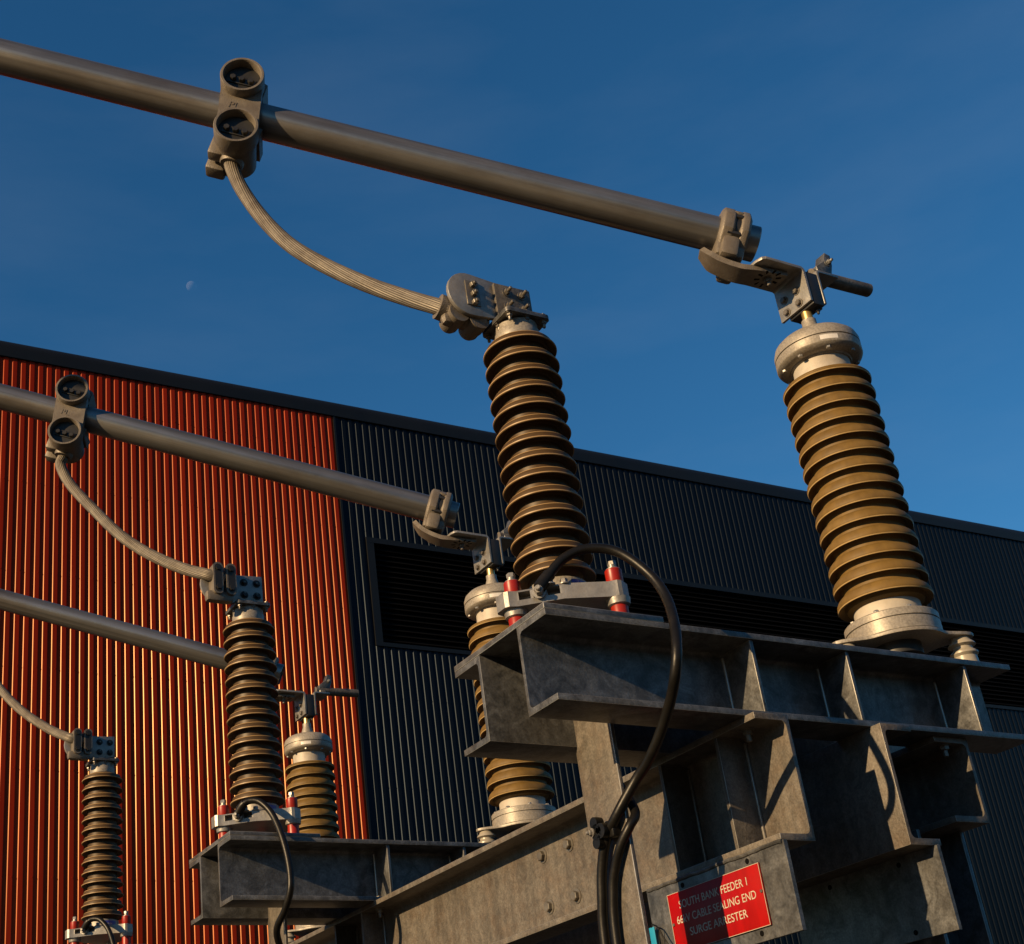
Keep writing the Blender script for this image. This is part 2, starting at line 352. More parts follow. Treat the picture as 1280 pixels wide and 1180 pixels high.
# long beams along Y -------------------------------------------------
Y0, Y1 = -.2525, 7.2
def ychan(xweb, d, z1, z0, w, tw=.012, tf=.018, r=.016):
    """channel section in XZ: web face at xweb, flanges to d"""
    x = lambda v: xweb + d * v
    p = [(x(-tw), z0), (x(w), z0), (x(w), z0 + tf)]
    p += [(x(r - r * math.sin(a)), z0 + tf + r - r * math.cos(a)) for a in [PI / 2 * i / 5 for i in range(6)]]
    p += [(x(r - r * math.cos(a)), z1 - tf - r + r * math.sin(a)) for a in [PI / 2 * i / 5 for i in range(6)]]
    p += [(x(w), z1 - tf), (x(w), z1), (x(-tw), z1)]
    return p
ZL1, ZL0 = ZB - .0005, -.7905
def long_beam(name_label, xweb, d, w, plate_x, y0, z0=ZL0, stiff=True, plate=True, bolts=False):
    t = thing('long_beam', name_label, 'steel beam', (xweb, y0, z0), 'long channel beams running under the crossbeams')
    def pt(b, n, m='galv_brown', bev=0.002):
        o = b.build(n, m, t, bevel=bev); o.location = (-xweb, -y0, -z0); return o
    b = MB(); b.poly_prism(ychan(xweb, d, ZL1, z0, w), y0, Y1, axis='y'); pt(b, 'channel')
    if stiff:
        for k in range(3):
            for yy in (-.088, .165):
                b = MB(); b.poly_prism([(xweb + d * .001, ZL1 - .0185), (xweb + d * (w - .004), ZL1 - .0185), (xweb + d * (w - .004), z0 + .0185), (xweb + d * .001, z0 + .0185)], yy + k * PITCH, yy + k * PITCH + .012, axis='y')
                b.tube([(xweb + d * .004, yy + k * PITCH - .001, ZL1 - .03), (xweb + d * .004, yy + k * PITCH - .001, z0 + .03)], .005, 8)
                pt(b, 'stiffener', bev=.001)
    if plate:
        for k in range(2):
            yo = k * PITCH
            b = MB(); b.box(plate_x, plate_x + .012, -.26 + yo, .322 + yo, -1.018, z0 - .0005)
            pts = [(plate_x + (.0 if d < 0 else .012), -.255 + yo + i * .57 / 40, z0 - .003 + random.uniform(-.0015, .0015)) for i in range(41)]
            b.tube(pts, .006, 8)
            for y, z in ((-.114 + yo, -.812), (.16 + yo, -.812), (-.114 + yo, -.998), (.16 + yo, -.998)):
                b.lathe([(0, 0), (.0075, 0), (.0075, .0006), (0, .0006)], 16, mat=Matrix.Translation((plate_x - .0004, y, z)) @ Matrix.Rotation(-PI / 2, 4, 'Y'), mis=[1, 1, 1])
            pt(b, 'hanging_plate', ['galv', 'louvre'], bev=0)
    if bolts:
        for k in range(3):
            for y in (.812, .972):
                for z in (-.527, -.696):
                    b = MB(); b.hexbolt((xweb - .0005, y + k * PITCH, z), (-1, 0, 0), .017, .014); pt(b, 'bolt', 'bolt', 0)
    return t
long_beam('long brown-stained channel beam with four bolts, passing behind the near post', .4925, -1, .1064, .386, Y0, bolts=True)
long_beam('long shaded channel beam right of the signed beam, its flanges turned away', .8473 + .012, 1, .1052, .937, Y0)
long_beam('shallower channel beam under the right end of the nearest crossbeam', 1.251, -1, .126, 1.1, -.192, z0=-.702, stiff=False, plate=False)

# posts ---------------------------------------------------------------
def make_post():
    t = thing('support_post', 'tall flat tan steel post with black cable strapped to it, beside the sign', 'steel post', (.054, 0, GROUND), 'flat posts rising between crossbeam channels')
    b = MB(); b.box(.068, .080, -.046, .1245, GROUND + .02, ZT - .002); b.box(.0795, .135, .1125, .1243, GROUND + .02, ZT - .003)
    o = b.build('face_plate', 'galv_brown', t, bevel=.002); o.location = (-.054, 0, -GROUND)
    b = MB(); b.box(-.05, .2, -.18, .18, GROUND, GROUND + .02)
    for x in (-.02, .17):
        for y in (-.15, .15): b.hexbolt((x, y, GROUND + .02), (0, 0, 1), .016, .014, shank=.02)
    o = b.build('base_plate', 'galv', t); o.location = (-.054, 0, -GROUND)
    return t
post = make_post()
repeat(post, ['flat grey steel post below the middle crossbeam, cable running down it'])
def make_column():
    t = thing('support_column', 'dark H-section steel column under the right end of the nearest crossbeam', 'steel column', (1.16, 0, GROUND))
    zt = -.7025
    b = MB(); b.box(1.06, 1.073, -.10, .12, GROUND + .02, zt); b.box(1.237, 1.25, -.10, .12, GROUND + .02, zt); b.box(1.0735, 1.2365, .002, .012, GROUND + .02, zt)
    o = b.build('section', 'galv', t, bevel=.0015); o.location = (-1.16, 0, -GROUND)
    b = MB(); b.box(.98, 1.34, -.2, .22, GROUND, GROUND + .02); o = b.build('base_plate', 'galv', t); o.location = (-1.16, 0, -GROUND)
    return t
colm = make_column()

# ------------------------------------------------------------------ surge arresters
def make_arrester():
    t = thing('surge_arrester', 'tallest dark brown ribbed surge arrester, on the nearest crossbeam beside the arching cable', 'surge arrester', (0, 0, ZT + .0175), 'surge arresters')
    OF = (0, 0, -(ZT + .0175))
    def pt(b, n, m, par=t, bev=0.): 
        o = b.build(n, m, par, bevel=bev)
        if par is t: o.location = OF
        return o
    pr = []; mi = []
    for i in range(14):
        z = .7627 - i * (.7627 / 13)
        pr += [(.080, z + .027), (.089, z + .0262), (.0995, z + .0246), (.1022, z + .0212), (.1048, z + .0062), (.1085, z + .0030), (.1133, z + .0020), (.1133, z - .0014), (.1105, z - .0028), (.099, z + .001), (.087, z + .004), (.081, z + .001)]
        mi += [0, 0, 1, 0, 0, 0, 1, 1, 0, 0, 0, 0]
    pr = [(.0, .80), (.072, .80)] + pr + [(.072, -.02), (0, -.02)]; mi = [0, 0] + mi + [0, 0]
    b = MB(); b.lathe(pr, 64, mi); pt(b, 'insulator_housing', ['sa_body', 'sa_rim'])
    b = MB(); b.lathe([(.0, .863), (.062, .863), (.066, .858), (.066, .84), (.070, .832), (.070, .802), (.066, .789), (0, .789)], 48); pt(b, 'top_cap', 'cap')
    b = MB(); b.poly_prism(rounded(-.079, .079, -.079, .079, .016), .8635, .8775, mat=None)
    tp = pt(b, 'top_plate', 'galv', bev=.0015)
    for x, y in ((-.062, -.062), (.062, -.062), (-.062, .062), (.062, .062), (-.062, 0), (.062, 0), (0, -.062)):
        b = MB(); b.hexbolt((x, y, .8635), (0, 0, -1), .0095, .009, shank=.012); pt(b, 'nut', 'bolt', tp)
        b = MB(); b.hexbolt((x, y, .8775), (0, 0, 1), .0095, .008); pt(b, 'bolt', 'bolt', tp)
    b = MB(); b.box(-.066, .066, -.012, .0, .8775, 1.012, bev=.0015)
    tm = pt(b, 'terminal_plate', 'galv_brown')
    for x, z in ((-.024, .984), (.032, .984), (-.024, .932), (.032, .932)):
        b = MB(); b.hexbolt((x, -.012, z), (0, -1, 0), .0105, .010, shank=.016); pt(b, 'bolt', 'bolt', tm)
        b = MB(); b.hexbolt((x, .017, z), (0, 1, 0), .0105, .010); pt(b, 'nut', 'bolt', tm)
    # collar, casting, bushes
    b = MB(); b.lathe([(0, -.02), (.083, -.02), (.086, -.024), (.086, -.065), (0, -.065)], 48); pt(b, 'base_collar', 'cap')
    def star(rt, hw, rm):
        pts = []
        for k in range(3):
            a = math.radians(60 + 120 * k)
            d = Vector((math.cos(a), math.sin(a), 0)); e = Vector((-d.y, d.x, 0))
            q = [d * (rt - .03) - e * hw, d * (rt - .008) - e * (hw - .006), d * rt - e * (hw - .016), d * rt + e * (hw - .016), d * (rt - .008) + e * (hw - .006), d * (rt - .03) + e * hw]
            pts += [(p.x, p.y) for p in q]
            m = math.radians(120 + 120 * k); pts.append((rm * math.cos(m), rm * math.sin(m)))
        return pts
    b = MB(); OUT = star(.198, .036, .136); NOT = []
    for q in range(len(OUT)):
        A = Vector(OUT[q]); B = Vector(OUT[(q + 1) % len(OUT)]); NOT.append(OUT[q])
        if q == 12:                      # face turned to the sun: three cast pockets
            nn = Vector((-(B - A).y, (B - A).x)).normalized()
            for f0, f1 in ((.05, .30), (.36, .60), (.66, .93)):
                for f, dp in ((f0, 0), (f0, .034), (f1, .034), (f1, 0)):
                    P = A.lerp(B, f) + nn * dp; NOT.append((P.x, P.y))
    b.poly_prism(OUT, -.110, -.093); b.poly_prism(NOT, -.093, -.0695); b.poly_prism(OUT, -.0695, -.065)
    cst = pt(b, 'base_casting', 'zinc')
    for k in range(3):
        a = math.radians(60 + 120 * k); rb = .151 if k == 1 else .172; x, y = rb * math.cos(a), rb * math.sin(a); mt = Matrix.Translation((x, y, 0))
        b = MB(); b.lathe([(0, -.0655), (.022, -.0655), (.0235, -.062), (.0235, -.024), (.021, -.021), (0, -.021)], 24, mat=mt)
        b.lathe([(0, -.181), (.0235, -.181), (.0235, -.114), (.0215, -.1095), (0, -.1095)], 24, mat=mt)
        bush = pt(b, 'insulating_bush', 'red')
        b = MB(); b.lathe([(.034, -.1095), (.031, -.128), (.0245, -.131)], 24, mat=mt); pt(b, 'bush_socket', 'zinc')
        b = MB(); b.lathe([(0, -.021), (.0195, -.021), (.0195, -.0185), (.011, -.018), (.011, -.006), (0, -.006)], 20, mat=mt)
        b.hexbolt((x, y, -.006), (0, 0, 1), .0125, .013, washer=False); pt(b, 'bolt', 'zinc', bush)
    # earth terminal bolts on the casting and a blue maker's label on the collar
    for P, d, r, h, sh in (((-.098, -.098, -.065), (0, 0, 1), .012, .016, .008), ((-.125, -.085, -.083), (-.62, -.78, 0), .0135, .02, .012), ((-.058, -.112, -.065), (0, 0, 1), .011, .014, 0)):
        b = MB(); b.hexbolt(P, d, r, h, shank=sh); pt(b, 'terminal_bolt', 'zinc')
    b = MB()
    for i in range(8):
        a0 = math.radians(262 + i * 5.5); a1 = math.radians(262 + (i + 1) * 5.5); r = .0872
        vs = [b.bm.verts.new((r * math.cos(a), r * math.sin(a), z)) for a, z in ((a0, -.060), (a1, -.060), (a1, -.030), (a0, -.030))]; b.bm.faces.new(vs)
    for i, (aa, h) in enumerate(((271, .006), (275, .009), (279, .005), (283, .009), (287, .007))):
        a = math.radians(aa); r = .0878
        for q in range(1):
            w2 = math.radians(1.1); vs = [b.bm.verts.new((r * math.cos(x), r * math.sin(x), z)) for x, z in ((a - w2, -.05), (a + w2, -.05), (a + w2, -.05 + h), (a - w2, -.05 + h))]
            f = b.bm.faces.new(vs); f.material_index = 1
    pt(b, 'maker_label', ['blue', 'text'])
    return t
sa = make_arrester()
repeat(sa, ['dark brown ribbed surge arrester on the middle crossbeam before the red wall', 'dark brown ribbed surge arrester low at the left edge, smallest of the three'])

# ------------------------------------------------------------------ cable sealing ends
SX, SY = 1.2895, -.0136
def make_sealing_end():
    t = thing('cable_sealing_end', 'large ochre ribbed sealing end with domed cap on the right, fully in view', 'insulator', (SX, SY, ZT), 'cable sealing ends')
    OF = (0, 0, -ZT)
    def pt(b, n, m, bev=0.):
        o = b.build(n, m, t, bevel=bev); o.location = OF; return o
    pr = []; mi = []
    for i in range(14):
        z = .899 - i * (.824 / 13)
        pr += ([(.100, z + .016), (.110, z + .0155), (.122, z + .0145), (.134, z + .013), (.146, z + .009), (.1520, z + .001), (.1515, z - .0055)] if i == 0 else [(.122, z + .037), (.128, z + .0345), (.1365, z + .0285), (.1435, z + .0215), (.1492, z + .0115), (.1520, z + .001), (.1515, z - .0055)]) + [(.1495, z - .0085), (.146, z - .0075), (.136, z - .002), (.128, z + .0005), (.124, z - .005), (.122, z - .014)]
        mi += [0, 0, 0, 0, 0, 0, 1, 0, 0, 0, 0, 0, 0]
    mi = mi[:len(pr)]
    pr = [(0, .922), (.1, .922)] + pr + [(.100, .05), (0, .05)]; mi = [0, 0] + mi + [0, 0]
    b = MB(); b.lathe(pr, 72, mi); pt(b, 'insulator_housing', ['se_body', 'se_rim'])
    b = MB(); b.lathe([(0, .99), (.0985, .99), (.0985, .920), (.1035, .914), (0, .912)], 56); pt(b, 'cement_collar', 'collar')
    b = MB(); b.lathe([(0, .066), (.102, .066), (.1055, .060), (.1055, -.005), (0, -.005)], 56); pt(b, 'cement_collar', 'collar')
    b = MB(); b.lathe([(0, 1.112), (.05, 1.111), (.095, 1.105), (.125, 1.094), (.142, 1.078), (.149, 1.058), (.149, 1.0405), (.1445, 1.039), (.1445, 1.0365), (.149, 1.035), (.149, 1.008), (.1465, 1.003), (.128, .992), (.108, .989), (.104, .984), (0, .984)], 72)
    pt(b, 'top_cap', 'cap')
    b = MB(); b.lathe([(0, .003), (.144, .003), (.1477, -.001), (.1477, -.022), (.143, -.0235), (.143, -.026), (.1477, -.0275), (.1477, -.066), (.145, -.069), (0, -.069)], 72); pt(b, 'base_flange', 'cap')
    for k in range(8):
        a = 2 * PI * (k + .3) / 8
        b = MB(); b.hexbolt((.128 * math.cos(a), .128 * math.sin(a), .9925), (0, 0, -1), .009, .008, washer=False); pt(b, 'bolt', 'zinc')
        b = MB(); b.hexbolt((.128 * math.cos(a + .2), .128 * math.sin(a + .2), .003), (0, 0, 1), .009, .008); pt(b, 'bolt', 'zinc')
    AZ = [math.radians(a) for a in (-36, 84, 170)]; RP = .195; pts = []
    for i in range(96):
        th = 2 * PI * i / 96; dd = min(abs((th - a + PI) % (2 * PI) - PI) for a in AZ)
        q = .151 + .088 * math.exp(-(dd / .26) ** 2); pts.append((q * math.cos(th), q * math.sin(th)))
    b = MB(); b.poly_prism(pts, -.0805, -.0693); pt(b, 'base_plate', 'cap', .001)
    b = MB(); b.lathe([(0, -.0806), (.075, -.0806), (.075, -.12), (.055, -.13), (.055, -.40), (0, -.40)], 32); pt(b, 'cable_gland', 'dark')
    for a in AZ:
        for x, y in ((RP * math.cos(a), RP * math.sin(a)),):
            b = MB(); b.lathe([(0, -.081), (.028, -.081), (.030, -.090), (.041, -.102), (.043, -.107), (.030, -.113), (.030, -.120), (.043, -.132), (.0435, -.138), (.036, -.146), (.038, -.17), (.038, -.1975), (0, -.1975)], 32, mat=Matrix.Translation((x, y, 0))); pt(b, 'post_insulator', 'white_post')
    b = MB(); b.lathe([(0, 1.110), (.038, 1.110), (.034, 1.140), (.026, 1.165), (.026, 1.187), (0, 1.187)], 28); pt(b, 'stud_boss', 'cap')
    b = MB(); b.lathe([(0, 1.186), (.019, 1.186), (.019, 1.225), (0, 1.225)], 24); pt(b, 'stud', 'brass')
    b = MB(); b.box(-.0205, .034, -.06, .062, 1.222, 1.362, bev=.003); b.hexbolt((.02, -.035, 1.222), (0, 0, -1), .009, .01, shank=.008); pt(b, 'terminal_block', 'dark')
    b = MB()
    for i in range(6):
        a0 = math.radians(228 + i * 4); a1 = math.radians(228 + (i + 1) * 4); r = .1497
        b.bm.faces.new([b.bm.verts.new((r * math.cos(a), r * math.sin(a), z)) for a, z in ((a0, 1.012), (a1, 1.012), (a1, 1.030), (a0, 1.030))])
    pt(b, 'nameplate', 'plate')
    return t
se = make_sealing_end()
repeat(se, ['ochre ribbed sealing end half hidden behind the left end of the nearest crossbeam', 'ochre ribbed sealing end behind the dark arrester in front of the red wall'])

# ------------------------------------------------------------------ busbars
T = Vector((1.1497, .0085, 1.5097)); D = Vector((.8675526, -.36501867, -.33780743)); Nn = Vector((-.38781636, -.92173666, 0)); W = Vector((.31136949, -.13100725, .94121525))
def make_bar():
    R = .0655
    a = T - D * 6.5
    b = MB()
    q = D.to_track_quat('Z', 'Y').to_matrix().to_4x4()
    prof = [(0, -6.5), (R, -6.5)] + [(R, -6.5 + .5 * i) for i in range(1, 13)] + [(R, -.003), (R - .003, 0), (R - .014, 0), (R - .014, -.06), (0, -.06)]
    b.lathe([(r, z + 6.5) for r, z in prof], 48)
    o = b.build('busbar_tube', 'tube')
    o.matrix_world = Matrix.Translation(a) @ q
    return tag(o, 'thick grey metal busbar tube crossing the blue sky, topmost of the three', 'busbar', 'tubular busbars')
bar = make_bar()
repeat(bar, ['grey metal busbar tube crossing the red wall and the roof panels, middle of the three', 'grey metal busbar tube passing behind the middle arrester, lowest of the three'])

def make_tee():
    O = T - D * 1.983
    F = frame(O, D, Nn, W)
    t = thing('tee_clamp', 'tan cast double-cup clamp gripping the topmost busbar tube against the sky', 'clamp', O, 'double-cup tee clamps')
    def pt(b, n, m, par=t, bev=0., sm=35):
        o = b.build(n, m, par, bevel=bev, smooth=sm)
        if par is t: o.location = -O
        return o
    cu = (-.004, .079); cl = (.046, -.160); r = .082
    # stadium body in (D,W) plane, extruded along n
    v = Vector((cl[0] - cu[0], cl[1] - cu[1])).normalized(); s = Vector((-v.y, v.x))
    pts = []
    for i in range(13):
        a = PI * i / 12; pts.append((cu[0] + (r - .006) * (s.x * math.cos(a) - v.x * math.sin(a)), cu[1] + (r - .006) * (s.y * math.cos(a) - v.y * math.sin(a))))
    for i in range(13):
        a = PI * i / 12; pts.append((cl[0] + (r - .006) * (-s.x * math.cos(a) + v.x * math.sin(a)), cl[1] + (r - .006) * (-s.y * math.cos(a) + v.y * math.sin(a))))
    FY = frame(O, D, Nn, W)
    def prism(b, pts, n0, n1): b.poly_prism(pts, n0, n1, axis='y', mat=FY)
    b = MB(); prism(b, pts, .05, .098)
    # rear keeper round the tube
    prism(b, [(-.085, .062), (.078, .062), (.078, .13), (.03, .15), (-.05, .15), (-.085, .12)], -.075, .052)
    prism(b, [(-.05, -.08), (.12, -.08), (.12, -.12), (-.05, -.12)], -.08, .052)
    # lower barrel and lug holding the cable
    Z2Y = Matrix.Rotation(-PI / 2, 4, 'X')
    b.lathe([(0, -.085), (.062, -.085), (.07, -.078), (.072, .03), (.08, .07), (0, .07)], 40, mat=FY @ Matrix.Translation((cl[0], 0, cl[1])) @ Z2Y)
    b.box(-.055, .02, -.09, -.03, cl[1] - .085, cl[1] + .03, bev=.012, mat=FY)
    b.box(-.050, .01, -.02, .03, cl[1] - .065, cl[1] + .03, bev=.012, mat=FY)
    b.lathe([(0, -.08), (.04, -.08), (.045, -.07), (.045, -.03), (0, -.03)], 24, mat=FY @ Matrix.Translation((cl[0] - .0, 0.0, cl[1] - .0)))
    pt(b, 'body', 'cast', bev=0)
    for cx, cw in (cu, cl):
        b = MB(); mt = FY @ Matrix.Translation((cx, 0, cw)) @ Z2Y
        b.lathe([(0, .062), (.079, .062), (.082, .068), (.082, .129), (.0795, .134), (.0715, .134), (.069, .130), (.067, .090), (0, .090)], 48, mat=mt)
        cup = pt(b, 'bolt_cup', 'cast')
        b = MB(); b.lathe([(0, .0985), (.067, .0985), (.066, .0995), (0, .0995)], 40, mat=mt); b.box(cx - .052, cx + .052, .0985, .105, cw - .022, cw + .012, bev=.002, mat=FY)
        for dx in (-.034, 0, .034):
            b.lathe([(.0125, .10), (.0125, .117), (.0105, .120), (0, .120)], 6, mat=FY @ Matrix.Translation((cx + dx, 0, cw - .006)) @ Z2Y @ Matrix.Rotation(dx * 20, 4, 'Z'))
        pt(b, 'cup_bolt', 'dark', cup)
    # raised foundry mark between the cups
    cuv = bpy.data.curves.new('mark', 'FONT'); cuv.body = 'PL'; cuv.size = .042; cuv.extrude = .0015
    tmp = bpy.data.objects.new('mark', cuv); COL.objects.link(tmp); bpy.context.view_layer.update()
    me = bpy.data.meshes.new_from_object(tmp.evaluated_get(bpy.context.evaluated_depsgraph_get())); bpy.data.objects.remove(tmp)
    me.name = 'foundry_mark'; me.transform(FY @ Matrix.Translation((-.02, .0985, -.058)) @ Matrix.Rotation(PI / 2, 4, 'X') )
    me.materials.append(M['cast']); o = bpy.data.objects.new('foundry_mark', me); COL.objects.link(o); o.parent = t; o.location = -O
    return t
tee = make_tee()
c1 = copy_tree(tee, None, 'grey-tan cast double-cup clamp gripping the middle busbar tube in front of the red wall', Vector((0, PITCH, 0)) - D * .029)

def make_bar_clamp():
    O = T - D * .092
    F = frame(O, D, Nn, W)
    t = thing('busbar_clamp', 'tan cast ring clamp with curved palm at the end of the topmost busbar tube', 'clamp', O, 'busbar end clamps')
    def pt(b, n, m, bev=0., sm=35):
        o = b.build(n, m, t, bevel=bev, smooth=sm); o.location = -O; return o
    for x0, x1, k in ((-.062, -.006, 0), (.006, .050, 1)):
        b = MB(); n = 12; 
        for i in range(n):
            pass
        def oct_(ro, rs): return [(rs * ro * math.cos(2 * PI * (i + .5) / 10), ro * math.sin(2 * PI * (i + .5) / 10) * (1.06 if math.sin(2 * PI * (i + .5) / 10) > .5 else 1.04)) for i in range(10)]
        # ring band: outer decagon, bevelled, bored for the tube
        A = oct_(.086, 1.0); B = oct_(.100, 1.0)
        xs = [(x0, A), (x0 + .01, B), (x1 - .01, B), (x1, A)]
        rings = []
        for xx, prof in xs: rings.append([b.bm.verts.new(F @ Vector((xx, p, q))) for p, q in prof])
        I0 = [b.bm.verts.new(F @ Vector((x0, .0657 * math.cos(2 * PI * (i + .5) / 10) * 1.04, .0657 * math.sin(2 * PI * (i + .5) / 10) * 1.04))) for i in range(10)]
        I1 = [b.bm.verts.new(F @ Vector((x1, .0657 * math.cos(2 * PI * (i + .5) / 10) * 1.04, .0657 * math.sin(2 * PI * (i + .5) / 10) * 1.04))) for i in range(10)]
        rings = [I0] + rings + [I1]
        for P, Q in zip(rings, rings[1:]):
            for i in range(10): b.bm.faces.new((P[i], P[(i+1) % 10], Q[(i+1) % 10], Q[i]))
        pt(b, 'clamp_ring', 'cast', bev=.004, sm=50)
    b = MB()
    q = Matrix.Rotation(PI / 2, 4, 'Y')
    b.lathe([(0, -.03), (.088, -.03), (.088, .02), (0, .02)], 40, mat=F @ q)
    for a in (70, 20, -30, 160, 250):
        a = math.radians(a); b.lathe([(0, -.034), (.011, -.034), (.011, .014), (0, .014)], 6, mat=F @ Matrix.Translation((0, .088 * math.cos(a), .088 * math.sin(a))) @ q)
    pt(b, 'clamp_core', 'dark')
    b = MB()
    for a in (48, 228, 140, -48):
        b.box(-.02, .016, .078, .099, -.018, .018, bev=.006, mat=F @ Matrix.Rotation(math.radians(a), 4, 'X'))
    pt(b, 'clamp_bridge', 'cast')
    b = MB()
    def ribbon(path, w, th):
        path = catmull(path, 10); prev = None
        for i, p in enumerate(path):
            tg = (path[min(i+1, len(path)-1)] - path[max(i-1, 0)]).normalized()
            side = tg.cross(Vector((0, 0, 1))).normalized(); up = side.cross(tg)
            f = i / (len(path) - 1); ww = w * (.55 + .45 * min(1, f * 5)) * (1 if f < .85 else 1)
            ring = [b.bm.verts.new(p + side * (ww/2) * sx + up * (th/2) * sz) for sx, sz in ((-1, -1), (1, -1), (1, 1), (-1, 1))]
            if prev:
                for k in range(4): b.bm.faces.new((prev[k], prev[(k+1) % 4], ring[(k+1) % 4], ring[k]))
            else: b.bm.faces.new(ring)
            prev = ring
        b.bm.faces.new(prev[::-1])
    ribbon([(.950, .092, 1.482), (.978, .074, 1.428), (1.040, .036, 1.374), (1.10, .010, 1.3565), (1.215, .0, 1.3565)], .09, .0215)
    pt(b, 'palm', 'cast', bev=.004)
    b = MB(); b.box(-.06, .045, -.06, .06, -.13, -.068, bev=.015, mat=F); b.box(-.02, .04, -.085, -.03, -.15, -.05, bev=.015, mat=F); b.box(-.045, .02, .03, .08, -.14, -.05, bev=.015, mat=F)
    pt(b, 'saddle', 'cast')
    return t
bc = make_bar_clamp()
repeat(bc, ['tan cast ring clamp ending the middle busbar tube, in front of the louvre', 'cast ring clamp ending the lowest busbar tube, mostly behind the middle arrester'])

def make_bracket():
    O = Vector((SX, SY, 1.222))
    t = thing('terminal_bracket', 'bolted angle brackets with short earthing rod on top of the fully visible right sealing end', 'bracket', O, 'terminal brackets with earthing rods')
    def pt(b, n, m, par=t, bev=0.):
        o = b.build(n, m, par, bevel=bev)
        if par is t: o.location = -O
        return o
    # perforated angle plate: horizontal leg towards the busbar, vertical leg down
    th = .011; b = MB()
    R1 = .02; xl = 1.2565; zt = 1.379
    prof = [(1.085, zt), (xl - R1 + .011, zt)] + [(xl + .011 - R1 + R1 * math.sin(a), zt - R1 + R1 * math.cos(a)) for a in [PI / 2 * i / 6 for i in range(1, 7)]]
    prof += [(xl + .011, 1.232), (xl, 1.232)] + [(xl - (R1 - .011) + (R1 - .011) * math.cos(a), zt - R1 + (R1 - .011) * math.sin(a)) for a in [PI / 2 * i / 6 for i in range(0, 7)]] + [(1.085, zt - .011)]
    b.poly_prism(prof, -.075, .078, axis='y')
    b.poly_prism([(1.086, -.075), (1.086, .078), (1.074, .07), (1.066, .045), (1.066, -.042), (1.074, -.067)], zt - .0109, zt - .0001, axis='z')
    ang = pt(b, 'angle_plate', 'zinc', bev=.002)
    for y, z in ((-.0235, 1.3055), (.040, 1.306), (-.0235, 1.2525), (.040, 1.2525)):
        b = MB(); b.hexbolt((xl, y, z), (-1, 0, 0), .0115, .011); pt(b, 'bolt', 'bolt', ang)
    b = MB(); b.hexbolt((1.147, -.005, zt - .0335), (0, 0, -1), .014, .013, shank=.014); pt(b, 'nut', 'bolt', ang)
    b = MB(); b.hexbolt((1.147, -.005, zt), (0, 0, 1), .020, .012); pt(b, 'bolt', 'bolt', ang)
    b = MB()
    for k in range(10):
        a = 2 * PI * k / 10 + .2
        b.box(.030, .050, -.0045, .0045, zt - .0345, zt - .0330, mat=Matrix.Translation((1.147, -.005, 0)) @ Matrix.Rotation(a, 4, 'Z'))
    pt(b, 'perforation', 'louvre', ang)
    # opposite angle with the earthing rod
    x2 = 1.3245; b = MB()
    prof = [(x2, 1.232), (x2 + .011, 1.232), (x2 + .011, 1.368), (x2 + .017, 1.374), (x2 + .112, 1.374), (x2 + .112, 1.385), (x2 + .014, 1.385), (x2 + .004, 1.381), (x2, 1.372)]
    b.poly_prism(prof, -.075, .06, axis='y'); a2 = pt(b, 'rod_bracket', 'zinc', bev=.002)
    for y, z in ((-.0235, 1.3055), (.040, 1.306), (-.0235, 1.2525), (.040, 1.2525)):
        b = MB(); b.hexbolt((x2 + .011, y, z), (1, 0, 0), .0115, .011, shank=.012); pt(b, 'bolt', 'bolt', a2)
    b = MB(); b.tube([(x2 + .04, -.012, 1.412), (1.655, -.012, 1.418), (1.660, -.012, 1.418)], .0255, 28); b.box(x2 + .06, x2 + .10, -.04, .016, 1.384, 1.412, bev=.003)
    pt(b, 'earthing_rod', 'galv_brown', bev=.003)
    b = MB(); b.poly_prism([(1.385, 1.42), (1.455, 1.42), (1.472, 1.47), (1.474, 1.515), (1.448, 1.522), (1.432, 1.48), (1.385, 1.445)], -.034, .012, axis='y'); b.hexbolt((1.45, -.034, 1.475), (0, -1, 0), .011, .012, shank=.01)
    pt(b, 'rod_lug', 'galv', bev=.003)
    return t
br = make_bracket()
repeat(br, ['bolted angle brackets on the half-hidden sealing end beside the tall arrester', 'bolted angle brackets with earthing rod on the sealing end in front of the red wall'])

# jumper cables and arrester clamps -------------------------------------
JN = [(-.600, .742, 1.985), (-.6032, .7461, 1.9406), (-.5815, .7069, 1.7998), (-.5391, .6303, 1.6183), (-.4852, .5331, 1.4446), (-.4177, .4113, 1.286), (-.3461, .2821, 1.1407), (-.2777, .1586, 1.0183), (-.2175, .05, .9187), (-.16, .047, .905)]
JM = [(-.630, .755, 1.945), (-.6383, .7609, 1.8951), (-.6028, .6958, 1.7584), (-.527, .557, 1.5632), (-.4523, .4203, 1.3836), (-.3761, .2806, 1.237), (-.2937, .1297, 1.1097), (-.2405, .0324, 1.0406), (-.1928, -.055, .9878), (-.13, -.058, .972)]
def jumper(P, off, label):
    b = MB(); pts = catmull(P, 16); b.tube(pts, .0262, 132, ridges=20, twist=3.0)
    o = b.build('jumper_cable', 'strand', smooth=40); o.data.transform(Matrix.Translation(-Vector(P[0]))); o.location = Vector(P[0]) + Vector((0, off, 0))
    return tag(o, label, 'cable', 'stranded jumper cables')
jumper(JN, 0, 'tan stranded jumper cable curving down against the sky to the nearest arrester')
j2 = jumper(JM, PITCH, 'stranded jumper cable curving across the red wall to the middle arrester')
copy_tree(j2, None, 'dark stranded jumper cable entering at the left edge to the farthest arrester', (0, PITCH, 0))

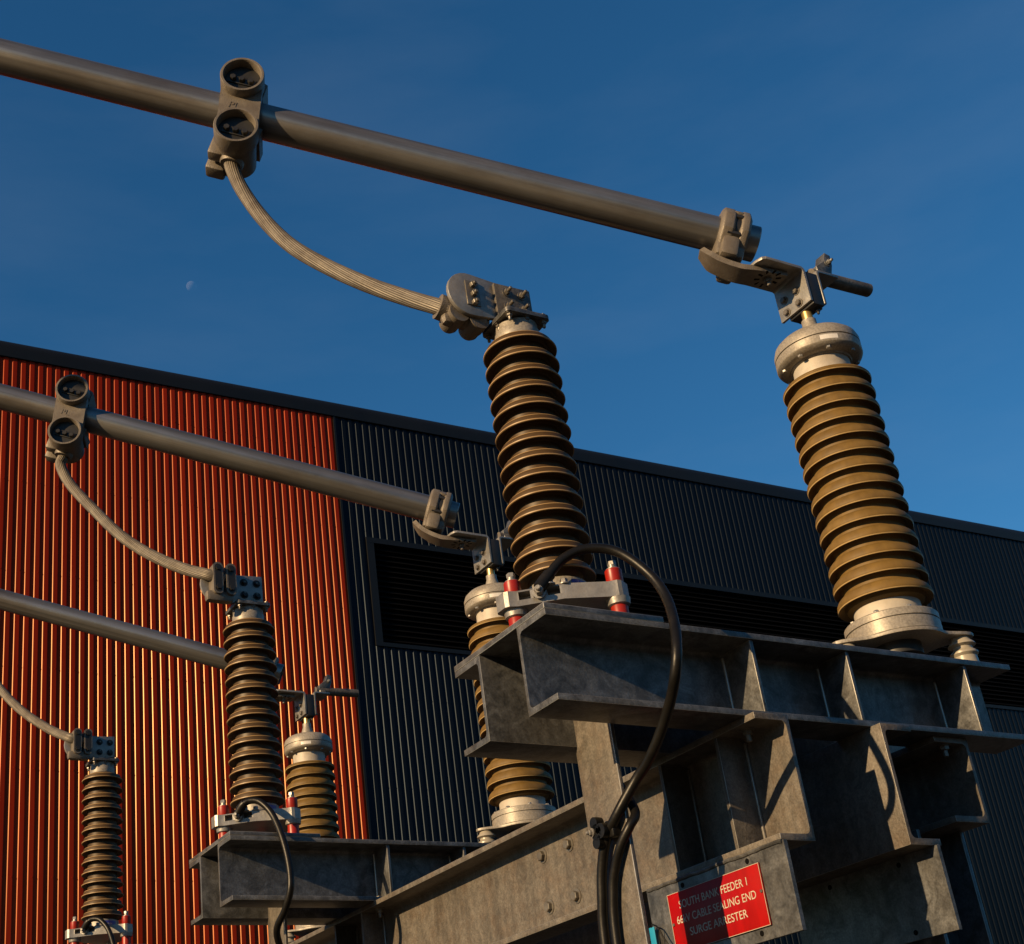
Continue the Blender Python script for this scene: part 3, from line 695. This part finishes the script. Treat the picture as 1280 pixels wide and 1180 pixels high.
def clamp_near():
    O = Vector((-.07, .01, .95))
    t = thing('jumper_clamp', 'grey cable clamp with smooth rounded tongue on the nearest arrester', 'clamp', O, 'jumper cable clamps')
    def pt(b, n, m, bev=0.):
        o = b.build(n, m, t, bevel=bev); o.location = -O; return o
    pts = [(.062, .886), (.062, 1.008), (-.05, 1.024), (-.14, 1.034)] + [(-.152 + .076 * math.cos(a), .957 + .078 * math.sin(a)) for a in [math.radians(95 + i * 14) for i in range(13)]] + [(-.13, .88), (-.05, .886)]
    b = MB(); b.poly_prism(pts, .0012, .0155, axis='y'); tg = pt(b, 'tongue', 'zinc', .002)
    b = MB(); b.box(-.1655, -.1175, -.003, .002, .915, 1.005, bev=.001); pt(b, 'bolt_plate', 'bolt')
    for z in (.990, .957, .924):
        b = MB(); b.hexbolt((-.140, -.003, z), (0, -1, 0), .0115, .013, washer=False, shank=.006); pt(b, 'bolt', 'bolt')
    b = MB(); RX = Matrix.Rotation(-PI / 2, 4, 'X')
    for cx, cz, r in ((-.187, .893, .034), (-.118, .884, .036)):
        b.lathe([(0, .0158), (r, .0158), (r, .06), (r * .93, .066), (r * .93, .088), (r * .8, .098), (0, .098)], 24, mat=Matrix.Translation((cx, 0, cz)) @ Matrix.Rotation(-PI / 2, 4, 'X'))
    b.box(-.20, -.10, .018, .085, .885, .962, bev=.018); b.box(-.235, -.185, .03, .07, .858, .905, bev=.02)
    b.tube([(-.235, .06, .93), (-.09, .047, .89)], .04, 24); pt(b, 'jaw', 'cast')
    return t
clamp_near()
def clamp_mid(k, label):
    O = Vector((-.07, -.02, .95))
    t = thing('jumper_clamp', label, 'clamp', O, 'jumper cable clamps')
    def pt(b, n, m, bev=0.):
        o = b.build(n, m, t, bevel=bev); o.location = -O; return o
    pts = [(.064, .900), (.064, 1.024), (-.05, 1.018), (-.14, 1.03)] + [(-.155 + .07 * math.cos(a), .957 + .076 * math.sin(a)) for a in [math.radians(95 + i * 14) for i in range(13)]] + [(-.13, .875), (-.05, .885)]
    b = MB(); b.poly_prism(pts, -.0275, -.0135, axis='y'); pt(b, 'tongue', 'zinc', .002)
    for x, z in ((-.024, .985), (.036, .985), (-.024, .925), (.036, .925)):
        b = MB(); b.hexbolt((x, -.0275, z), (0, -1, 0), .0125, .012); pt(b, 'bolt', 'dark')
    for x0, x1 in ((-.188, -.142), (-.128, -.082)):
        b = MB(); b.poly_prism(rounded(x0, x1, .892, 1.04, .021), -.088, -.028, axis='y'); jw = pt(b, 'jaw', 'cast', .004)
        b = MB(); b.poly_prism(rounded(x0 + .008, x1 - .008, .9, 1.032, .014), -.0886, -.0878, axis='y')
        xm = (x0 + x1) / 2
        for z in (.922, 1.012): b.lathe([(0, 0), (.0125, 0), (.0125, .01), (0, .01)], 6, mat=Matrix.Translation((xm, -.088, z)) @ Matrix.Rotation(PI / 2, 4, 'X'))
        o = b.build('jaw_bolt', 'dark', jw)
    b = MB(); b.box(-.215, -.09, -.075, -.0278, .862, .915, bev=.018); pt(b, 'lower_jaw', 'cast')
    return t, pt
cm, _ = clamp_mid(1, 'cable clamp with two bolted ridges on the middle arrester'); cm.location.y += PITCH
copy_tree(cm, None, 'cable clamp with two bolted ridges on the farthest arrester', (0, PITCH, 0))

# black earth cables ------------------------------------------------------
EC = [(-.128, -.092, -.075), (-.104, -.1, -.045), (-.0509, -.12, .011), (0.0128, -0.15, 0.0348), (0.0761, -0.195, 0.0123), (0.1209, -0.25, -0.0699), (0.1262, -0.295, -0.1574), (0.0929, -0.345, -0.2619), (0.0621, -0.37, -0.3455), (0.0571, -0.352, -0.4058), (0.0733, -0.302, -0.4483), (0.0852, -0.248, -0.4886), (0.0886, -0.193, -0.5344), (0.0895, -0.14, -0.5711), (0.0829, -0.095, -0.6006), (.050, -.0357, -.6769), (.048, .0258, -.7284), (.048, .0621, -.7932), (.048, .0811, -.8619), (.048, .0998, -.981), (.048, .102, -1.3), (.048, .09, -2.), (.048, .09, GROUND)]
b = MB(); b.tube(catmull(EC, 10), .0138, 20)
b.tube(catmull(EC[:4], 10)[:13], .0175, 20)
e1 = b.build('earth_cable', 'black'); e1.data.transform(Matrix.Translation(-Vector(EC[-1]))); e1.location = EC[-1]
tag(e1, 'thick black cable arching over the nearest crossbeam and down the near post', 'cable', 'black earth cables')
EM = [(-.128, -.092, -.075), (-0.1135, -0.12, -0.0459), (-0.0899, -0.14, -0.0342), (-0.0581, -0.17, -0.048), (-0.0266, -0.21, -0.1099), (-0.0102, -0.26, -0.2216), (-0.0036, -0.29, -0.3381), (-0.0079, -0.295, -0.422), (-0.0165, -0.25, -0.4909), (-0.0202, -0.17, -0.5559), (.050, -.06, -.66), (.048, .03, -.76), (.048, .08, -.90), (.048, .10, -1.3), (.048, .09, GROUND)]
b = MB(); b.tube(catmull(EM, 10), .0135, 20); b.tube(catmull(EM[:4], 10)[:13], .0172, 20)
em = b.build('earth_cable', 'black'); em.data.transform(Matrix.Translation(-Vector(EM[-1]))); em.location = Vector(EM[-1]) + Vector((0, PITCH, 0))
tag(em, 'thick black cable hanging over the front of the middle crossbeam', 'cable', 'black earth cables')
copy_tree(em, None, 'thick black cable looping from the farthest arrester at bottom left', (0, PITCH, 0))
E2 = [(.112, .060, -.46), (.108, .020, -.56), (.102, -.030, -.635), (.088, -.062, -.682), (.064, -.060, -.715), (.051, -.030, -.755), (.050, .008, -.805), (.050, .034, -.8619), (.050, .0528, -.981), (.050, .055, -1.3), (.050, .043, -2.), (.050, .043, GROUND)]
b = MB(); b.tube(catmull(E2, 10), .0125, 18)
e2 = b.build('earth_cable', 'black'); e2.data.transform(Matrix.Translation(-Vector(E2[-1]))); e2.location = E2[-1]
tag(e2, 'shorter black cable coming round the near post edge and running down beside the arching one', 'cable', 'black earth cables')
cl = thing('cable_cleat', 'black plastic cleat with silver bolt holding the black cable to the near post', 'cleat', (.067, .03, -.71))
b = MB()
for dy, dz, r in ((0, .0, .022), (.006, .026, .016), (.006, -.026, .016), (-.018, 0, .02)):
    b.lathe([(0, -.012), (r, -.012), (r * 1.05, 0), (r, .012), (0, .012)], 18, mat=Matrix.Translation((.034, .03 + dy, -.708 + dz)) @ Matrix.Rotation(PI / 2, 4, 'Y'))
b.box(.040, .0675, -.02, .028, -.730, -.684, bev=.006)
o = b.build('body', 'black', cl); o.location = (-.067, -.03, .71)
b = MB(); b.hexbolt((.022, .046, -.705), (-1, .2, 0), .0085, .008, shank=.006); o = b.build('bolt', 'zinc', cl); o.location = (-.067, -.03, .71)

# sign ----------------------------------------------------------------------
sg = thing('sign', 'red feeder sign with three lines of cream lettering screwed to the hanging plate', 'sign', (.385, .033, -.905))
b = MB(); b.box(.3795, .3855, -.159, .2276, -.985, -.826, bev=.001); o = b.build('panel', 'sign', sg); o.location = (-.385, -.033, .905)
b = MB()
for y0, y1, z0, z1 in ((-.159, .2276, -.985, -.9838), (-.159, .2276, -.8272, -.826), (-.159, -.1576, -.9838, -.8272), (.2262, .2276, -.9838, -.8272)): b.box(.3791, .3796, y0, y1, z0, z1)
o = b.build('edge_line', 'text', sg); o.location = (-.385, -.033, .905)
for line, z in (('SOUTH BANK FEEDER 1', -.872), ('66kV CABLE SEALING END', -.911), ('SURGE ARRESTER', -.950)):
    cv = bpy.data.curves.new('t', 'FONT'); cv.body = line; cv.size = .0305; cv.align_x = 'CENTER'; cv.extrude = .0004
    tmp = bpy.data.objects.new('t', cv); COL.objects.link(tmp); bpy.context.view_layer.update()
    me = bpy.data.meshes.new_from_object(tmp.evaluated_get(bpy.context.evaluated_depsgraph_get())); bpy.data.objects.remove(tmp)
    wd = max(v.co.x for v in me.vertices) - min(v.co.x for v in me.vertices)
    want = {'S': .285, '6': .330}[line[0]] if line != 'SURGE ARRESTER' else .238
    me.transform(Matrix.Scale(want / wd, 4, (1, 0, 0)))
    # reading direction -Y, facing -X
    me.transform(frame((.3789, .036, z), (0, -1, 0), (0, 0, 1), (-1, 0, 0)))
    me.materials.append(M['text']); me.name = 'lettering'
    o = bpy.data.objects.new('lettering', me); COL.objects.link(o); o.parent = sg; o.location = (-.385, -.033, .905)
for y, z in ((.2185, -.909), (-.1515, -.898)):
    b = MB(); b.hexbolt((.3795, y, z), (-1, 0, 0), .0048, .004, washer=False); o = b.build('screw', 'bolt', sg); o.location = (-.385, -.033, .905)
tg = thing('cable_tag', 'small bright blue plastic tag on a black wire tie beside the sign', 'tag', (.372, .305, -.9))
b = MB(); b.box(.368, .3705, .294, .318, -.975, -.898, bev=.0008); o = b.build('tag_plate', 'tag', tg); o.location = (-.372, -.305, .9)
b = MB(); b.tube(catmull([(.372, .306, -.903), (.366, .300, -.893), (.364, .285, -.896), (.362, .268, -.907), (.36, .25, -.935), (.36, .235, -.957), (.362, .215, -.99)], 8), .0022, 8); b.tube(catmull([(.368, .268, -.905), (.366, .275, -.93), (.366, .28, -.96), (.368, .284, -1.0)], 8), .0013, 8)
o = b.build('wire_tie', 'black', tg); o.location = (-.372, -.305, .9)

# moon ------------------------------------------------------------------------
m, nt, p = new_mat('moonlit_rock')
nt.nodes.remove(p); N = nt.nodes.new; Lk = nt.links.new
df = N('ShaderNodeBsdfDiffuse'); tr = N('ShaderNodeBsdfTransparent'); ad = N('ShaderNodeAddShader')
ns = N('ShaderNodeTexNoise'); ns.inputs['Scale'].default_value = 1.2; ns.inputs['Detail'].default_value = 3
rp = N('ShaderNodeValToRGB'); rp.color_ramp.elements[0].color = (.022, .025, .034, 1); rp.color_ramp.elements[1].color = (.036, .040, .052, 1); rp.color_ramp.elements[0].position = .35; rp.color_ramp.elements[1].position = .65
Lk(ns.outputs['Fac'], rp.inputs['Fac']); Lk(rp.outputs['Color'], df.inputs['Color'])
ge = N('ShaderNodeNewGeometry'); mxs = N('ShaderNodeMixShader'); tr2 = N('ShaderNodeBsdfTransparent')
Lk(ge.outputs['Backfacing'], mxs.inputs[0]); Lk(ad.outputs[0], mxs.inputs[1]); Lk(tr2.outputs[0], mxs.inputs[2])
Lk(df.outputs[0], ad.inputs[0]); Lk(tr.outputs[0], ad.inputs[1]); Lk(mxs.outputs[0], nt.nodes['Material Output'].inputs['Surface'])
M['moon'] = m
b = MB(); b.lathe([(7.6 * math.sin(PI * i / 24), 7.6 * math.cos(PI * i / 24)) for i in range(25)], 48)
mo = b.build('moon', 'moon', loc=(-2.13 + .2825 * 2000, -2.85 + .748 * 2000, -1.53 + .6006 * 2000)); mo.visible_shadow = True
tag(mo, 'small pale half moon in the blue sky on the left', 'moon')

# ------------------------------------------------------------------ light, sky, camera
SUN = Vector((-1, -.17, .34)).normalized()
ld = bpy.data.lights.new('sun', 'SUN'); ld.energy = 5.0; ld.angle = math.radians(.5); ld.color = (1, .69, .36)
lo = bpy.data.objects.new('sun', ld); COL.objects.link(lo); lo.rotation_euler = SUN.to_track_quat('Z', 'Y').to_euler()
w = bpy.data.worlds.new('World'); sc.world = w; w.use_nodes = True
nt = w.node_tree; N = nt.nodes.new; Lk = nt.links.new
sk = N('ShaderNodeTexSky'); sk.sky_type = 'NISHITA'; sk.sun_disc = False
sk.sun_elevation = math.asin(SUN.z); sk.sun_rotation = math.atan2(SUN.x, SUN.y)
sk.air_density = 1.0; sk.dust_density = .1; sk.ozone_density = 3.0; sk.altitude = 200
hs = N('ShaderNodeHueSaturation'); hs.inputs['Saturation'].default_value = 1.22; hs.inputs['Hue'].default_value = .5
Lk(sk.outputs[0], hs.inputs['Color'])
sky_tint = N('ShaderNodeMix'); sky_tint.data_type = 'RGBA'; sky_tint.blend_type = 'MULTIPLY'; sky_tint.inputs[0].default_value = 1; sky_tint.inputs[7].default_value = (.72, 1.03, 1.05, 1)
Lk(hs.outputs[0], sky_tint.inputs[6])
# thin cirrus
tc = N('ShaderNodeTexCoord'); mp = N('ShaderNodeMapping'); mp.inputs['Scale'].default_value = (2., 3., 9.); mp.inputs['Rotation'].default_value = (.25, .1, .4)
nz = N('ShaderNodeTexNoise'); nz.inputs['Scale'].default_value = 1.6; nz.inputs['Detail'].default_value = 7; nz.inputs['Roughness'].default_value = .55
Lk(tc.outputs['Generated'], mp.inputs['Vector']); Lk(mp.outputs[0], nz.inputs['Vector'])
mr = N('ShaderNodeMapRange'); mr.inputs[1].default_value = .45; mr.inputs[2].default_value = .8; mr.inputs[4].default_value = .045
Lk(nz.outputs['Fac'], mr.inputs[0])
mx = N('ShaderNodeMix'); mx.data_type = 'RGBA'; mx.inputs[7].default_value = (4.5, 5.2, 6.2, 1)
Lk(mr.outputs[0], mx.inputs[0]); Lk(sky_tint.outputs[2], mx.inputs[6])
bg = nt.nodes['Background']; Lk(mx.outputs[2], bg.inputs[0]); bg.inputs[1].default_value = .06

cam = bpy.data.cameras.new('camera'); co = bpy.data.objects.new('camera', cam); COL.objects.link(co); sc.camera = co
yaw, pit, rol = .5136346, .4432, -.1025
pitv = (math.sin(yaw) * math.cos(pit), math.cos(yaw) * math.cos(pit), math.sin(pit))
Fv = Vector(pitv); Rv = Vector((math.cos(yaw), -math.sin(yaw), 0)); Uv = Rv.cross(Fv)
R2 = Rv * math.cos(rol) + Uv * math.sin(rol); U2 = Uv * math.cos(rol) - Rv * math.sin(rol)
co.matrix_world = frame((-2.1306, -2.8459, -1.5306), R2, U2, -Fv)
cam.sensor_fit = 'HORIZONTAL'; cam.sensor_width = 36; cam.lens = 1702.0 / 1280 * 36
cam.shift_x = 152.28 / 1280; cam.shift_y = 101.07 / 1280
cam.clip_end = 6000
sc.view_settings.view_transform = 'Standard'; sc.view_settings.look = 'None'; sc.view_settings.exposure = .75; sc.view_settings.gamma = 1
